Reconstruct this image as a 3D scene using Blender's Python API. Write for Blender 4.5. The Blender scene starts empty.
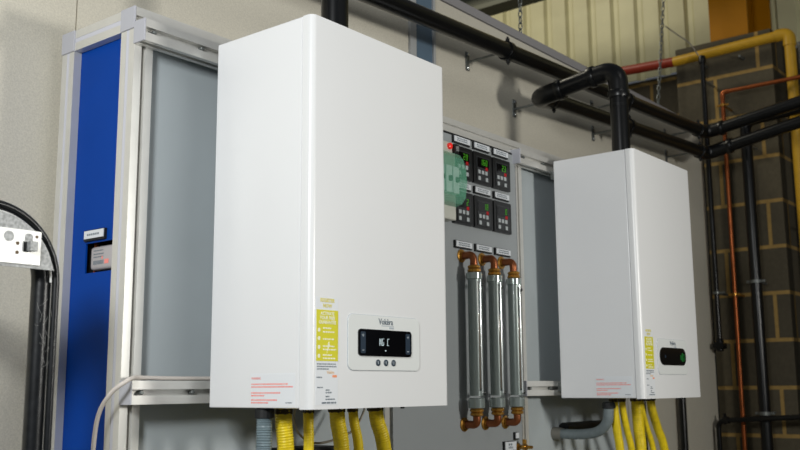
import bpy, bmesh, math, random
from mathutils import Vector, Matrix
random.seed(7)
S = bpy.context.scene
COL = S.collection
V = Vector
PI = math.pi

# ------------------------------------------------------------------ camera
def make_camera():
    f, pitch, roll, yaw = 961.14, 0.167118, -0.007392, 0.892255
    loc = V((-1.248675, -1.217106, 1.436554))
    fw = V((math.sin(yaw)*math.cos(pitch), math.cos(yaw)*math.cos(pitch), math.sin(pitch)))
    r0 = V((math.cos(yaw), -math.sin(yaw), 0)); u0 = r0.cross(fw)
    rt = math.cos(roll)*r0 + math.sin(roll)*u0
    up = -math.sin(roll)*r0 + math.cos(roll)*u0
    cd = bpy.data.cameras.new('camera'); co = bpy.data.objects.new('camera', cd); COL.objects.link(co)
    m = Matrix(((rt.x, up.x, -fw.x, loc.x), (rt.y, up.y, -fw.y, loc.y), (rt.z, up.z, -fw.z, loc.z), (0, 0, 0, 1)))
    co.matrix_world = m
    cd.sensor_width = 36; cd.lens = f/800*36; cd.clip_start = .05
    cd.dof.use_dof = True; cd.dof.focus_distance = 2.15; cd.dof.aperture_fstop = 6.3
    S.camera = co
make_camera()

# ------------------------------------------------------------------ world, lamps, exposure
w = bpy.data.worlds.new('hall_ambience'); S.world = w; w.use_nodes = True
w.node_tree.nodes['Background'].inputs[0].default_value = (.80, .88, 1.0, 1)
w.node_tree.nodes['Background'].inputs[1].default_value = .085
def area(name, loc, target, sx, sy, energy, col):
    d = bpy.data.lights.new(name, 'AREA'); d.shape = 'RECTANGLE'; d.size = sx; d.size_y = sy
    d.energy = energy; d.color = col
    o = bpy.data.objects.new(name, d); COL.objects.link(o); o.location = loc
    o.rotation_euler = (V(target)-V(loc)).to_track_quat('-Z', 'Y').to_euler()
    return o
area('work_light', (1.0, -2.35, 1.88), (1.0, .4, 1.95), .28, .28, 33.5, (1, .975, .91))
area('left_side_light', (-1.8, -.80, 2.28), (0, .2, 1.75), .40, .40, 40.5, (.98, 1, 1))  # low unseen lamp at left, inferred from the bright boiler side
area('high_bay_front', (.1, -2.6, 4.6), (.8, .3, 1.5), .9, .9, 9, (1, .98, .93))
area('high_bay_rear', (1.6, 2.6, 5.2), (4.0, 1.6, 3.4), 1.0, 1.0, 52, (1, .93, .74))
S.view_settings.view_transform = 'Standard'; S.view_settings.look = 'None'
S.view_settings.gamma = 1; S.view_settings.exposure = 0

# ------------------------------------------------------------------ materials
def lin(c):
    return tuple((x/255/12.92 if x/255 <= .04045 else ((x/255+.055)/1.055)**2.4) for x in c) + (1,)
def mat(name, rgb, rough=.5, metal=0, noise=None, bump=None, spec=None, trans=0, ior=1.45, emit=None, alpha=1, aniso=None):
    m = bpy.data.materials.new(name); m.use_nodes = True
    nt = m.node_tree; b = nt.nodes['Principled BSDF']
    b.inputs['Base Color'].default_value = lin(rgb)
    b.inputs['Roughness'].default_value = rough; b.inputs['Metallic'].default_value = metal
    b.inputs['IOR'].default_value = ior
    if spec is not None: b.inputs['Specular IOR Level'].default_value = spec
    if trans: b.inputs['Transmission Weight'].default_value = trans
    if alpha < 1: b.inputs['Alpha'].default_value = alpha
    if emit:
        b.inputs['Emission Color'].default_value = lin(emit[0]); b.inputs['Emission Strength'].default_value = emit[1]
    if noise or bump:
        tc = nt.nodes.new('ShaderNodeTexCoord')
    if noise:      # (scale, amount, detail)
        n = nt.nodes.new('ShaderNodeTexNoise'); n.inputs['Scale'].default_value = noise[0]; n.inputs['Detail'].default_value = noise[2] if len(noise) > 2 else 3
        nt.links.new(tc.outputs['Object'], n.inputs['Vector'])
        r = nt.nodes.new('ShaderNodeMapRange'); r.inputs['From Min'].default_value = .3; r.inputs['From Max'].default_value = .7
        r.inputs['To Min'].default_value = 1-noise[1]; r.inputs['To Max'].default_value = 1+noise[1]
        nt.links.new(n.outputs['Fac'], r.inputs['Value'])
        mx = nt.nodes.new('ShaderNodeMix'); mx.data_type = 'RGBA'; mx.blend_type = 'MULTIPLY'; mx.inputs['Factor'].default_value = 1
        mx.inputs[6].default_value = lin(rgb); nt.links.new(r.outputs['Result'], mx.inputs[7])
        nt.links.new(mx.outputs[2], b.inputs['Base Color'])
    if bump:       # (scale, strength)
        n2 = nt.nodes.new('ShaderNodeTexNoise'); n2.inputs['Scale'].default_value = bump[0]; n2.inputs['Detail'].default_value = 4
        nt.links.new(tc.outputs['Object'], n2.inputs['Vector'])
        bp = nt.nodes.new('ShaderNodeBump'); bp.inputs['Strength'].default_value = bump[1]; bp.inputs['Distance'].default_value = .002
        nt.links.new(n2.outputs['Fac'], bp.inputs['Height']); nt.links.new(bp.outputs['Normal'], b.inputs['Normal'])
    return m
M = {}
M['wall'] = mat('woven_beige_wallboard', (202, 197, 182), .75, noise=(260, .10, 5), bump=(320, .25))
M['cap'] = mat('grey_capping', (150, 148, 150), .45)
M['trim'] = mat('light_grey_trim', (170, 172, 172), .5)
M['bluegrey'] = mat('blue_grey_steel', (92, 112, 130), .45, noise=(14, .05))
M['alu'] = mat('anodised_aluminium', (212, 211, 206), .32, .4, noise=(30, .03))
M['alu_cap'] = mat('grey_plastic_cap', (176, 177, 184), .5)
M['alu_strip'] = mat('slot_cover_strip', (196, 197, 206), .4)
M['blue'] = mat('blue_panel', (0, 60, 148), .5, spec=.12, noise=(8, .04))
M['panel'] = mat('grey_panel', (174, 182, 185), .32, noise=(5, .03))
M['panel_mid'] = mat('instrument_panel_grey', (150, 155, 157), .4, noise=(6, .02))
M['dark'] = mat('dark_gasket', (22, 24, 25), .6)
M['white'] = mat('white_enamel', (227, 228, 228), .28, noise=(3, .01), bump=(240, .015))
M['white_side'] = mat('white_enamel_side', (230, 231, 232), .24, noise=(3, .01), bump=(9, .08))
M['fascia'] = mat('white_plastic_fascia', (222, 225, 223), .35)
M['black_gloss'] = mat('black_display', (5, 6, 9), .12)
M['pad'] = mat('touch_pad_blue_grey', (38, 52, 66), .3)
M['btn'] = mat('dark_button', (38, 56, 70), .4)
M['seg'] = mat('white_segment', (200, 215, 220), .5, emit=((200, 220, 225), .28))
M['green_led'] = mat('green_digit', (60, 150, 16), .5, emit=((100, 200, 20), .10))
M['green_glow'] = mat('green_indicator', (14, 110, 44), .5, emit=((20, 200, 60), .06))
M['red_led'] = mat('red_indicator', (160, 16, 22), .5, emit=((210, 15, 25), .10))
M['red_lamp'] = mat('red_pilot_lamp', (235, 50, 40), .3, emit=((255, 40, 30), .25))
M['ink_grey'] = mat('grey_ink', (110, 120, 128), .6)
M['ink_pale'] = mat('pale_ink', (176, 184, 190), .6)
M['ink_red'] = mat('red_ink', (240, 142, 134), .6)
M['ink_orange'] = mat('orange_ink', (240, 150, 104), .6)
M['ink_pale_orange'] = mat('pale_orange_ink', (236, 196, 150), .6)
M['ink_yellow'] = mat('yellow_ink', (222, 210, 110), .6)
M['ink_white'] = mat('white_ink', (240, 240, 215), .6)
M['sticker'] = mat('clear_white_sticker', (228, 231, 234), .3)
M['sticker_y'] = mat('yellow_sticker', (214, 208, 40), .4)
M['pvc'] = mat('black_pvc_pipe', (10, 11, 12), .28, noise=(20, .2))
M['pvc_m'] = mat('black_pvc_fitting', (9, 10, 11), .32)
M['rubber'] = mat('black_hose_rubber', (20, 22, 24), .32, noise=(60, .35), bump=(120, .1))
M['zinc'] = mat('zinc_plated_steel', (118, 122, 120), .4, .6, noise=(60, .15))
M['galv'] = mat('galvanised_sheet', (142, 144, 144), .45, .3, noise=(190, .38, 5))
M['galv_w'] = mat('bright_plated_plate', (216, 217, 214), .35, .15, noise=(60, .03))
M['silver'] = mat('polished_band', (215, 218, 218), .2, .8)
M['yhose'] = mat('yellow_sleeved_hose', (220, 194, 24), .45, noise=(70, .12))
M['ghose'] = mat('grey_ribbed_hose', (116, 126, 128), .5, noise=(50, .1))
M['ghose_b'] = mat('blue_grey_ribbed_hose', (112, 128, 134), .45, noise=(50, .1))
M['cable'] = mat('white_cable', (206, 198, 190), .5)
M['wire'] = mat('braided_metal_wire', (140, 134, 122), .4, .5)
M['copper'] = mat('copper_pipe', (152, 82, 42), .34, .7, noise=(25, .2))
M['copper_n'] = mat('copper_elbow', (146, 86, 52), .34, .7, noise=(50, .2))
M['brass'] = mat('brass_fitting', (176, 130, 58), .32, .8, noise=(60, .15))
M['gas_y'] = mat('yellow_painted_pipe', (186, 144, 34), .38, noise=(30, .06))
M['gas_r'] = mat('red_painted_pipe', (134, 44, 26), .45, noise=(30, .08))
M['orange'] = mat('orange_painted_steel', (156, 102, 0), .5, spec=.2, noise=(9, .06))
M['label_w'] = mat('white_label_face', (214, 218, 222), .4)
M['meter_case'] = mat('pale_grey_meter_case', (172, 168, 170), .3)
M['cream'] = mat('cream_enclosure', (196, 196, 186), .45)
M['greenlid'] = mat('translucent_green_lid', (128, 206, 172), .12, alpha=.42)
M['ctrl'] = mat('black_controller_case', (18, 19, 20), .4)
M['ctrl_face'] = mat('dark_controller_face', (42, 44, 46), .4)
M['ctrl_btn'] = mat('pale_grey_key', (176, 182, 184), .5)
M['acryl'] = mat('clear_acrylic', (190, 204, 200), .05, alpha=.08, spec=.8)
M['meter_in'] = mat('grey_meter_body', (122, 131, 128), .3, .3)
M['collar'] = mat('clear_grey_collar', (158, 168, 164), .15, .5)
M['meter_dark'] = mat('dark_meter_channel', (22, 30, 27), .25)
M['meter_tube'] = mat('inner_tube_painted_glint', (226, 232, 232), .15, .5)  # inner tube, its colour brightened to imitate a light reflection
M['float'] = mat('brown_scale_rod', (92, 72, 50), .5)
M['clad'] = mat('cream_profiled_sheet', (198, 193, 154), .5, noise=(7, .05))
M['beam'] = mat('grey_green_steel', (86, 88, 74), .55)
M['concrete'] = mat('grey_concrete_floor', (122, 120, 114), .6, noise=(6, .1, 6))
M['conduit'] = mat('grey_conduit', (120, 118, 110), .5)
M['nut_shade'] = mat('brass_nut_painted_shade', (70, 58, 30), .45, .4)  # brass hose nuts, darkened to imitate the shade under the boilers
M['web'] = mat('cobweb', (150, 150, 146), .8)

def block_mat(name, off):
    m = bpy.data.materials.new(name); m.use_nodes = True; nt = m.node_tree; b = nt.nodes['Principled BSDF']
    tc = nt.nodes.new('ShaderNodeTexCoord'); sp = nt.nodes.new('ShaderNodeSeparateXYZ'); nt.links.new(tc.outputs['Object'], sp.inputs[0])
    sub = nt.nodes.new('ShaderNodeMath'); sub.operation = 'ADD'; nt.links.new(sp.outputs[0], sub.inputs[0]); nt.links.new(sp.outputs[1], sub.inputs[1])
    cb = nt.nodes.new('ShaderNodeCombineXYZ')
    ad = nt.nodes.new('ShaderNodeMath'); ad.operation = 'ADD'; ad.inputs[1].default_value = off[0]; nt.links.new(sub.outputs[0], ad.inputs[0])
    az = nt.nodes.new('ShaderNodeMath'); az.operation = 'ADD'; az.inputs[1].default_value = off[1]; nt.links.new(sp.outputs[2], az.inputs[0])
    nt.links.new(ad.outputs[0], cb.inputs[0]); nt.links.new(az.outputs[0], cb.inputs[1])
    br = nt.nodes.new('ShaderNodeTexBrick'); nt.links.new(cb.outputs[0], br.inputs['Vector'])
    br.inputs['Scale'].default_value = 1; br.inputs['Brick Width'].default_value = .46; br.inputs['Row Height'].default_value = .233
    br.inputs['Mortar Size'].default_value = .011; br.inputs['Mortar Smooth'].default_value = .3; br.offset = .5
    br.inputs['Color1'].default_value = lin((82, 75, 58)); br.inputs['Color2'].default_value = lin((69, 63, 49)); br.inputs['Mortar'].default_value = lin((150, 122, 68))
    n = nt.nodes.new('ShaderNodeTexNoise'); n.inputs['Scale'].default_value = 45; n.inputs['Detail'].default_value = 5; nt.links.new(tc.outputs['Object'], n.inputs['Vector'])
    r = nt.nodes.new('ShaderNodeMapRange'); r.inputs['To Min'].default_value = .72; r.inputs['To Max'].default_value = 1.28; nt.links.new(n.outputs['Fac'], r.inputs['Value'])
    mx = nt.nodes.new('ShaderNodeMix'); mx.data_type = 'RGBA'; mx.blend_type = 'MULTIPLY'; mx.inputs['Factor'].default_value = 1
    nt.links.new(br.outputs['Color'], mx.inputs[6]); nt.links.new(r.outputs['Result'], mx.inputs[7]); nt.links.new(mx.outputs[2], b.inputs['Base Color'])
    bp = nt.nodes.new('ShaderNodeBump'); bp.inputs['Strength'].default_value = .5; bp.inputs['Distance'].default_value = .004; bp.invert = True
    nt.links.new(br.outputs['Fac'], bp.inputs['Height']); nt.links.new(bp.outputs['Normal'], b.inputs['Normal'])
    b.inputs['Roughness'].default_value = .9
    return m
M['block'] = block_mat('grey_blockwork', (.155, -.023))

# ------------------------------------------------------------------ mesh helpers
def bx(bm, lo, hi, bev=0, seg=2):
    t = bmesh.new()
    bmesh.ops.create_cube(t, size=1)
    for v in t.verts:
        v.co = V([(lo[i]+hi[i])/2 + v.co[i]*(hi[i]-lo[i]) for i in range(3)])
    if bev: bmesh.ops.bevel(t, geom=list(t.edges), offset=bev, segments=seg, affect='EDGES', profile=.5)
    merge(bm, t)
def merge(bm, t, mtx=None):
    me = bpy.data.meshes.new('tmp'); t.to_mesh(me); t.free()
    if mtx: me.transform(mtx)
    bm.from_mesh(me); bpy.data.meshes.remove(me)
def obj(name, bm, m, parent=None, smooth=False, origin=None):
    me = bpy.data.meshes.new(name)
    bmesh.ops.recalc_face_normals(bm, faces=list(bm.faces))
    bm.to_mesh(me); bm.free()
    me.materials.append(M[m] if isinstance(m, str) else m)
    if smooth:
        me.polygons.foreach_set('use_smooth', [True]*len(me.polygons))
        try: me.set_sharp_from_angle(angle=math.radians(40))
        except Exception: pass
    o = bpy.data.objects.new(name, me); COL.objects.link(o)
    if parent:
        o.parent = parent
        if not parent.parent: o.matrix_parent_inverse = Matrix.Translation(-parent.location)   # meshes are drawn in world coordinates
    return o
def thing(name, label, cat, loc=(0, 0, 0), group=None):
    o = bpy.data.objects.new(name, None); COL.objects.link(o); o.location = loc
    o.empty_display_size = .05
    o['label'] = label; o['category'] = cat
    if group: o['group'] = group
    return o
def tag(o, label, cat, group=None):
    o['label'] = label; o['category'] = cat
    if group: o['group'] = group
    return o
def struct(o): o['kind'] = 'structure'; return o
def fillet(pts, r, n=8):
    pts = [V(p) for p in pts]; out = [pts[0]]
    for i in range(1, len(pts)-1):
        a, b, c = pts[i-1], pts[i], pts[i+1]
        d1 = (a-b).normalized(); d2 = (c-b).normalized()
        ang = d1.angle(d2)
        if abs(ang-PI) < 1e-3: out.append(b); continue
        t = min(r/math.tan(ang/2), (a-b).length*.49, (c-b).length*.49); rr = t*math.tan(ang/2)
        ctr = b + (d1+d2).normalized()*(rr/math.sin(ang/2))
        p1 = b+d1*t; p2 = b+d2*t
        v1 = p1-ctr; v2 = p2-ctr; A = v1.angle(v2)
        for k in range(n+1):
            s = k/n
            out.append(ctr + (v1*math.sin((1-s)*A)+v2*math.sin(s*A))/math.sin(A))
    out.append(pts[-1]); return out
def spline(pts, step=.01):
    pts = [V(p) for p in pts]; out = []
    P = [pts[0]*2-pts[1]] + pts + [pts[-1]*2-pts[-2]]
    for i in range(1, len(P)-2):
        n = max(2, int((P[i+1]-P[i]).length/step))
        for k in range(n):
            t = k/n
            out.append(.5*((2*P[i]) + (P[i+1]-P[i-1])*t + (2*P[i-1]-5*P[i]+4*P[i+1]-P[i+2])*t*t + (3*P[i]-P[i-1]-3*P[i+1]+P[i+2])*t**3))
    out.append(pts[-1]); return out
def tube(bm, pts, r, n=16, rfun=None, cap=True):
    pts = [V(p) for p in pts]
    q = [pts[0]]
    for p in pts[1:]:
        if (p-q[-1]).length > 1e-6: q.append(p)
    pts = q
    t0 = (pts[1]-pts[0]).normalized()
    a = V((0, 0, 1)) if abs(t0.z) < .9 else V((1, 0, 0))
    nrm = (a - t0*a.dot(t0)).normalized()
    rings = []; s = 0; prev = t0
    for i, p in enumerate(pts):
        if i == 0: t = t0
        elif i == len(pts)-1: t = (pts[i]-pts[i-1]).normalized()
        else: t = ((pts[i]-pts[i-1]).normalized()+(pts[i+1]-pts[i]).normalized()).normalized()
        if i: s += (pts[i]-pts[i-1]).length
        nrm = prev.rotation_difference(t) @ nrm; nrm = (nrm - t*nrm.dot(t)).normalized(); prev = t
        bn = t.cross(nrm)
        rr = rfun(s) if rfun else r
        rings.append([bm.verts.new(p + (nrm*math.cos(2*PI*k/n)+bn*math.sin(2*PI*k/n))*rr) for k in range(n)])
    for i in range(len(rings)-1):
        for k in range(n):
            bm.faces.new((rings[i][k], rings[i][(k+1) % n], rings[i+1][(k+1) % n], rings[i+1][k]))
    if cap:
        bm.faces.new(rings[0][::-1]); bm.faces.new(rings[-1])
def lathe(bm, base, axis, prof, n=20):
    """prof: list of (distance along axis, radius)"""
    base = V(base); axis = V(axis).normalized()
    a = V((0, 0, 1)) if abs(axis.z) < .9 else V((1, 0, 0))
    u = (a-axis*a.dot(axis)).normalized(); v = axis.cross(u)
    rings = [[bm.verts.new(base+axis*d+(u*math.cos(2*PI*k/n)+v*math.sin(2*PI*k/n))*max(r, 1e-5)) for k in range(n)] for d, r in prof]
    for i in range(len(rings)-1):
        for k in range(n):
            bm.faces.new((rings[i][k], rings[i][(k+1) % n], rings[i+1][(k+1) % n], rings[i+1][k]))
    bm.faces.new(rings[0][::-1]); bm.faces.new(rings[-1])
def prism(bm, poly, fr, d0, d1):
    """poly: (u,v) outline in the frame; pushed from depth d0 to d1 along the frame's normal"""
    a = [bm.verts.new(fr @ V((p[0], p[1], d0))) for p in poly]; b = [bm.verts.new(fr @ V((p[0], p[1], d1))) for p in poly]
    n = len(poly)
    for i in range(n): bm.faces.new((a[i], a[(i+1) % n], b[(i+1) % n], b[i]))
    bm.faces.new(a[::-1]); bm.faces.new(b)
def frame(o, x, y):
    x = V(x); y = V(y); z = x.cross(y)
    return Matrix(((x.x, y.x, z.x, o[0]), (x.y, y.y, z.y, o[1]), (x.z, y.z, z.z, o[2]), (0, 0, 0, 1)))
FRONT = lambda x, y, z: frame((x, y, z), (1, 0, 0), (0, 0, 1))     # normal -Y
LEFT = lambda x, y, z: frame((x, y, z), (0, -1, 0), (0, 0, 1))     # normal -X
def rrect(u0, v0, u1, v1, r, n=6):
    out = []
    for cx, cy, a in ((u1-r, v0+r, -PI/2), (u1-r, v1-r, 0), (u0+r, v1-r, PI/2), (u0+r, v0+r, PI)):
        for k in range(n+1):
            t = a+PI/2*k/n; out.append((cx+r*math.cos(t), cy+r*math.sin(t)))
    return out
def rect(u0, v0, u1, v1): return [(u0, v0), (u1, v0), (u1, v1), (u0, v1)]
def text(bm, s, size, fr, u, v, d=.0003, align='LEFT', sx=1, bold=0):
    c = bpy.data.curves.new('t', 'FONT'); c.body = s; c.size = size; c.align_x = align; c.extrude = d/2; c.offset = bold
    c.resolution_u = 2
    o = bpy.data.objects.new('t', c); COL.objects.link(o)
    dg = bpy.context.evaluated_depsgraph_get(); dg.update()
    me = bpy.data.meshes.new_from_object(o.evaluated_get(dg))
    me.transform(fr @ Matrix.Translation((u, v, d)) @ Matrix.Diagonal((sx, 1, 1, 1)))
    bm.from_mesh(me)
    bpy.data.objects.remove(o); bpy.data.curves.remove(c); bpy.data.meshes.remove(me)
def words(bm, fr, u0, u1, v, h, rnd, d0=0, d1=.0003, wmin=.7, wmax=2.6):
    """a line of print too small to read"""
    u = u0
    while u < u1-h*.6:
        wd = min(h*rnd.uniform(wmin, wmax), u1-u)
        prism(bm, rect(u, v, u+wd, v+h), fr, d0, d1); u += wd+h*.55
SEG = {'0': 'abcdef', '1': 'bc', '2': 'abged', '3': 'abgcd', '6': 'afgedc', '8': 'abcdefg', 'C': 'afed', 'N': 'efbc', 'G': 'afedc', ' ': '', '-': 'g'}
def seg7(bm, s, fr, u, v, wd, h, th, gap, d0=0, d1=.0004, slant=.08):
    for ch in s:
        x0, x1 = u, u+wd
        if ch == 'N': prism(bm, [(x0+th+h*.07, v+h*.86), (x0+th*1.6+h*.07, v+h*.95), (x1-th*.4, v+h*.14), (x1-th, v+h*.05)], fr, d0, d1)
        R = {'a': (x0, v+h-th, x1, v+h), 'd': (x0, v, x1, v+th), 'g': (x0, v+h/2-th/2, x1, v+h/2+th/2), 'f': (x0, v+h/2, x0+th, v+h), 'e': (x0, v, x0+th, v+h/2), 'b': (x1-th, v+h/2, x1, v+h), 'c': (x1-th, v, x1, v+h/2)}
        for k in SEG[ch]:
            q = rect(*R[k]); q = [(a+(b-v)*slant, b) for a, b in q]
            prism(bm, q, fr, d0, d1)
        u += wd+gap

# ------------------------------------------------------------------ structure
bm = bmesh.new(); bx(bm, (-5, -6, -.05), (7, 5, 0)); struct(obj('floor', bm, 'concrete'))
WY = .62
bm = bmesh.new(); bx(bm, (-4, WY, 0), (-.116, WY+.045, 2.735)); bx(bm, (-.112, WY, 0), (3.55, WY+.045, 2.735)); bx(bm, (-.118, WY+.004, 0), (-.11, WY+.04, 2.735))
struct(obj('wall_back', bm, 'wall'))
bm = bmesh.new(); bx(bm, (-4, WY-.006, 2.738), (3.556, WY+.051, 2.77), .002); struct(obj('trim_1', bm, 'cap'))
bm = bmesh.new(); bx(bm, (3.55, WY-.004, 0), (3.558, WY+.049, 2.738)); struct(obj('trim_shade_strip', bm, 'dark'))  # dark strip imitates the shadow at the end of the wall
bm = bmesh.new(); bx(bm, (1.079, WY-.010, 0), (1.111, WY, 2.738), .001); bx(bm, (1.204, WY-.010, 0), (1.216, WY, 2.738), .001); struct(obj('trim_3', bm, 'trim'))
bm = bmesh.new(); bx(bm, (1.111, WY-.003, 0), (1.204, WY, 2.738)); struct(obj('trim_4', bm, 'bluegrey'))
# block end wall with its pier and the profiled sheet above
RX = 4.2
bm = bmesh.new(); bx(bm, (RX, -3.5, 0), (RX+.1, 4.5, 3.31)); struct(obj('wall_right', bm, 'block'))
bm = bmesh.new(); bx(bm, (3.65, .262, 0), (RX, .775, 3.255)); struct(obj('wall_right_pier', bm, 'block'))
bm = bmesh.new()
pts = []; y = -3.5; pitch = .162
while y < 4.5:
    pts += [(y, 0), (y+.028, 0), (y+.045, .022), (y+pitch-.017, .022)]; y += pitch
poly = [(p[0], p[1]) for p in pts]
vb = [bm.verts.new((RX-.01-d, yy, 3.31)) for yy, d in poly]; vt = [bm.verts.new((RX-.01-d, yy, 5.2)) for yy, d in poly]
for i in range(len(vb)-1): bm.faces.new((vb[i], vb[i+1], vt[i+1], vt[i]))
struct(obj('wall_right_cladding', bm, 'clad'))
# ceiling-level channel beam along the end wall
bm = bmesh.new(); bx(bm, (3.50, -1.5, 3.70), (3.516, 4.2, 3.90)); bx(bm, (3.38, -1.5, 3.70), (3.50, 4.2, 3.712)); bx(bm, (3.38, -1.5, 3.888), (3.50, 4.2, 3.90)); bx(bm, (3.38, -1.5, 3.712), (3.388, 4.2, 3.728))
struct(obj('trim_5', bm, 'beam'))
# orange column standing behind the pier
col = thing('steel_column', 'orange painted steel column standing on the block pier, top right', 'column', (3.9, .49, 3.255))
bm = bmesh.new(); bx(bm, (3.70, .39, 3.255), (3.716, .595, 5.2), .001); obj('flange', bm, 'orange', col)
bm = bmesh.new(); bx(bm, (4.09, .39, 3.255), (4.106, .595, 5.2), .001); obj('flange', bm, 'orange', col)
bm = bmesh.new(); bx(bm, (3.716, .486, 3.255), (4.09, .498, 5.2)); obj('web', bm, 'orange', col)

# ------------------------------------------------------------------ rack of aluminium profile
RF, RB = .335, .592
rack = thing('aluminium_rack', 'tall aluminium profile rack with a blue end panel and grey front panels', 'rack', (.9, .46, 0))
def profile(x0, y0, x1, y1, s=.0048, k=.010):
    """T-slot section outline between two corners"""
    w_, d_ = x1-x0, y1-y0
    cx, cy = (x0+x1)/2, (y0+y1)/2
    return [(x0, y0), (cx-s, y0), (cx-s, y0+k), (cx+s, y0+k), (cx+s, y0), (x1, y0), (x1, cy-s), (x1-k, cy-s), (x1-k, cy+s), (x1, cy+s), (x1, y1), (cx+s, y1), (cx+s, y1-k), (cx-s, y1-k), (cx-s, y1), (x0, y1), (x0, cy+s), (x0+k, cy+s), (x0+k, cy-s), (x0, cy-s)]
def post(x0, y0, z0, z1, parent=rack, s=.045):
    bm = bmesh.new(); fr = Matrix.Identity(4)
    prism(bm, profile(x0, y0, x0+s, y0+s), fr, z0, z1)
    return obj('post', bm, 'alu', parent)
def beam_x(x0, x1, y0, y1, z0, z1, name='cross_beam', parent=rack):
    bm = bmesh.new(); prism(bm, profile(y0, z0, y1, z1, *((.0058, .014) if name == 'mounting_rail' else (.0048, .010))), frame((0, 0, 0), (0, 1, 0), (0, 0, 1)), x0, x1)
    return obj(name, bm, 'alu', parent)
def beam_y(y0, y1, x0, x1, z0, z1):
    bm = bmesh.new(); prism(bm, profile(x0, z0, x1, z1), frame((0, 0, 0), (1, 0, 0), (0, 0, 1)), -y1, -y0)
    return obj('end_beam', bm, 'alu', rack)
XL = -.160; TZ = 2.192
p1 = post(XL, RF, .02, TZ-.045); p2 = post(XL, RB-.045, .02, TZ-.045)
for p_, yy in ((p1, RF), (p2, RB-.045)):
    bm = bmesh.new(); bx(bm, (XL+.0005, yy+.0178, .02), (XL+.004, yy+.0272, TZ-.045)); obj('slot_cover', bm, 'alu_strip', p_)
b1 = beam_y(RF+.045, RB-.045, XL, XL+.045, TZ-.045, TZ)
bm = bmesh.new(); bx(bm, (XL+.0005, RF+.045, TZ-.0272), (XL+.004, RB-.045, TZ-.0178)); obj('slot_cover', bm, 'alu_strip', b1)
b2 = beam_y(RF+.045, RB-.045, XL, XL+.045, .3, .345)
for yy in (RF, RB-.045):
    bm = bmesh.new(); bx(bm, (XL-.003, yy-.001, TZ-.0455), (XL+.002, yy+.046, TZ+.001), .0015); obj('corner_block', bm, 'alu_cap', rack)
for x0 in (.612, 1.240, 1.936):
    post(x0, RF, .02, TZ-.045); post(x0, RB-.045, .02, TZ-.045)
beam_x(XL+.002, 1.981, RF, RF+.045, TZ-.045, TZ); beam_x(XL+.002, 1.981, RB-.045, RB, TZ-.045, TZ)
for x0 in (XL, .612, 1.240, 1.936):
    for yy in (RF, RB-.045):
        bm = bmesh.new(); lathe(bm, (x0+.0225, yy+.0225, 0), (0, 0, 1), [(0, .022), (.012, .022), (.02, .012)]); obj('foot', bm, 'dark', rack)
# blue end panel with its meter window cut out
bm = bmesh.new(); fr = LEFT(XL+.018, 0, 0)
wu0, wu1, wz0, wz1 = -.498, -.406, 1.668, 1.729
for q in (rect(-RB+.04, .34, wu0, TZ-.04), rect(wu1, .34, -RF-.04, TZ-.04), rect(wu0, .34, wu1, wz0), rect(wu0, wz1, wu1, TZ-.04)):
    prism(bm, q, fr, -.004, 0)
obj('end_panel', bm, 'blue', rack)
bm = bmesh.new(); bx(bm, (XL+.022, .395, 1.66), (XL+.12, .51, 1.662)); bx(bm, (XL+.022, .395, 1.736), (XL+.12, .51, 1.738)); bx(bm, (XL+.022, .395, 1.66), (XL+.12, .397, 1.738)); bx(bm, (XL+.022, .508, 1.66), (XL+.12, .51, 1.738)); bx(bm, (XL+.118, .395, 1.66), (XL+.12, .51, 1.738))
obj('window_box', bm, 'dark', rack)
# grey front panels
def gpanel(x0, x1, y, m, z1=2.147, th=.006):
    bm = bmesh.new(); bx(bm, (x0, y, .25), (x1, y+th, z1), .001); return obj('front_panel', bm, m, rack)
gpanel(XL+.045, .612, RF+.018, 'panel'); gpanel(1.285, 1.936, RF+.018, 'panel')
gpanel(.634, 1.236, RF-.008, 'panel_mid', 2.141, .008)
bm = bmesh.new(); bx(bm, (.634, RF-.006, 2.141), (1.24, RF, 2.148)); bx(bm, (1.236, RF-.006, .25), (1.2405, RF, 2.148)); obj('panel_gasket', bm, 'dark', rack)
# mounting rails that carry the boilers
def rail(x0, x1, z0, z1):
    r = beam_x(x0+.003, x1, .300, RF, z0, z1, 'mounting_rail')
    bm = bmesh.new(); bx(bm, (x0, .2995, z0-.0005), (x0+.004, RF, z1+.0005), .001); obj('end_cap', bm, 'alu_cap', r)
    for xb in (x0+.028, x0+.148):
        bm = bmesh.new(); lathe(bm, (xb, .312, (z0+z1)/2), (0, -1, 0), [(0, .0045), (.009, .0045), (.011, .003)], 10); obj('bolt', bm, 'zinc', r)
    return r
for a, b in ((XL-.003, .56), (1.222, 1.93)):
    rail(a, b, 2.113, 2.158); rail(a, b, 1.408, 1.452)

# gas meter seen through the window, and label over it
mt = thing('meter', 'small white meter seen through the window of the blue panel', 'meter', (XL+.06, .45, 1.662))
bm = bmesh.new(); bx(bm, (XL+.0215, .396, 1.673), (XL+.10, .488, 1.722), .008, 3); obj('case', bm, 'meter_case', mt, True)
bm = bmesh.new(); fr = LEFT(XL+.0214, 0, 0); rnd = random.Random(3)
for v_ in (1.711, 1.704, 1.698): words(bm, fr, -.474, -.44, v_, .0025, rnd)
for i in range(9): prism(bm, rect(-.474+i*.004, 1.684, -.4715+i*.004, 1.692), fr, 0, .0003)
obj('print', bm, 'ink_grey', mt)
bm = bmesh.new(); prism(bm, rect(-.436, 1.684, -.422, 1.693), fr, 0, .0004); prism(bm, rect(-.446, 1.694, -.442, 1.7), fr, 0, .0004); obj('red_print', bm, 'ink_red', mt)
bm = bmesh.new(); lathe(bm, (XL+.04, .493, 1.664), (0, 0, 1), [(0, .005), (.068, .005)], 10); obj('copper_stub', bm, 'copper', mt)
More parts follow.
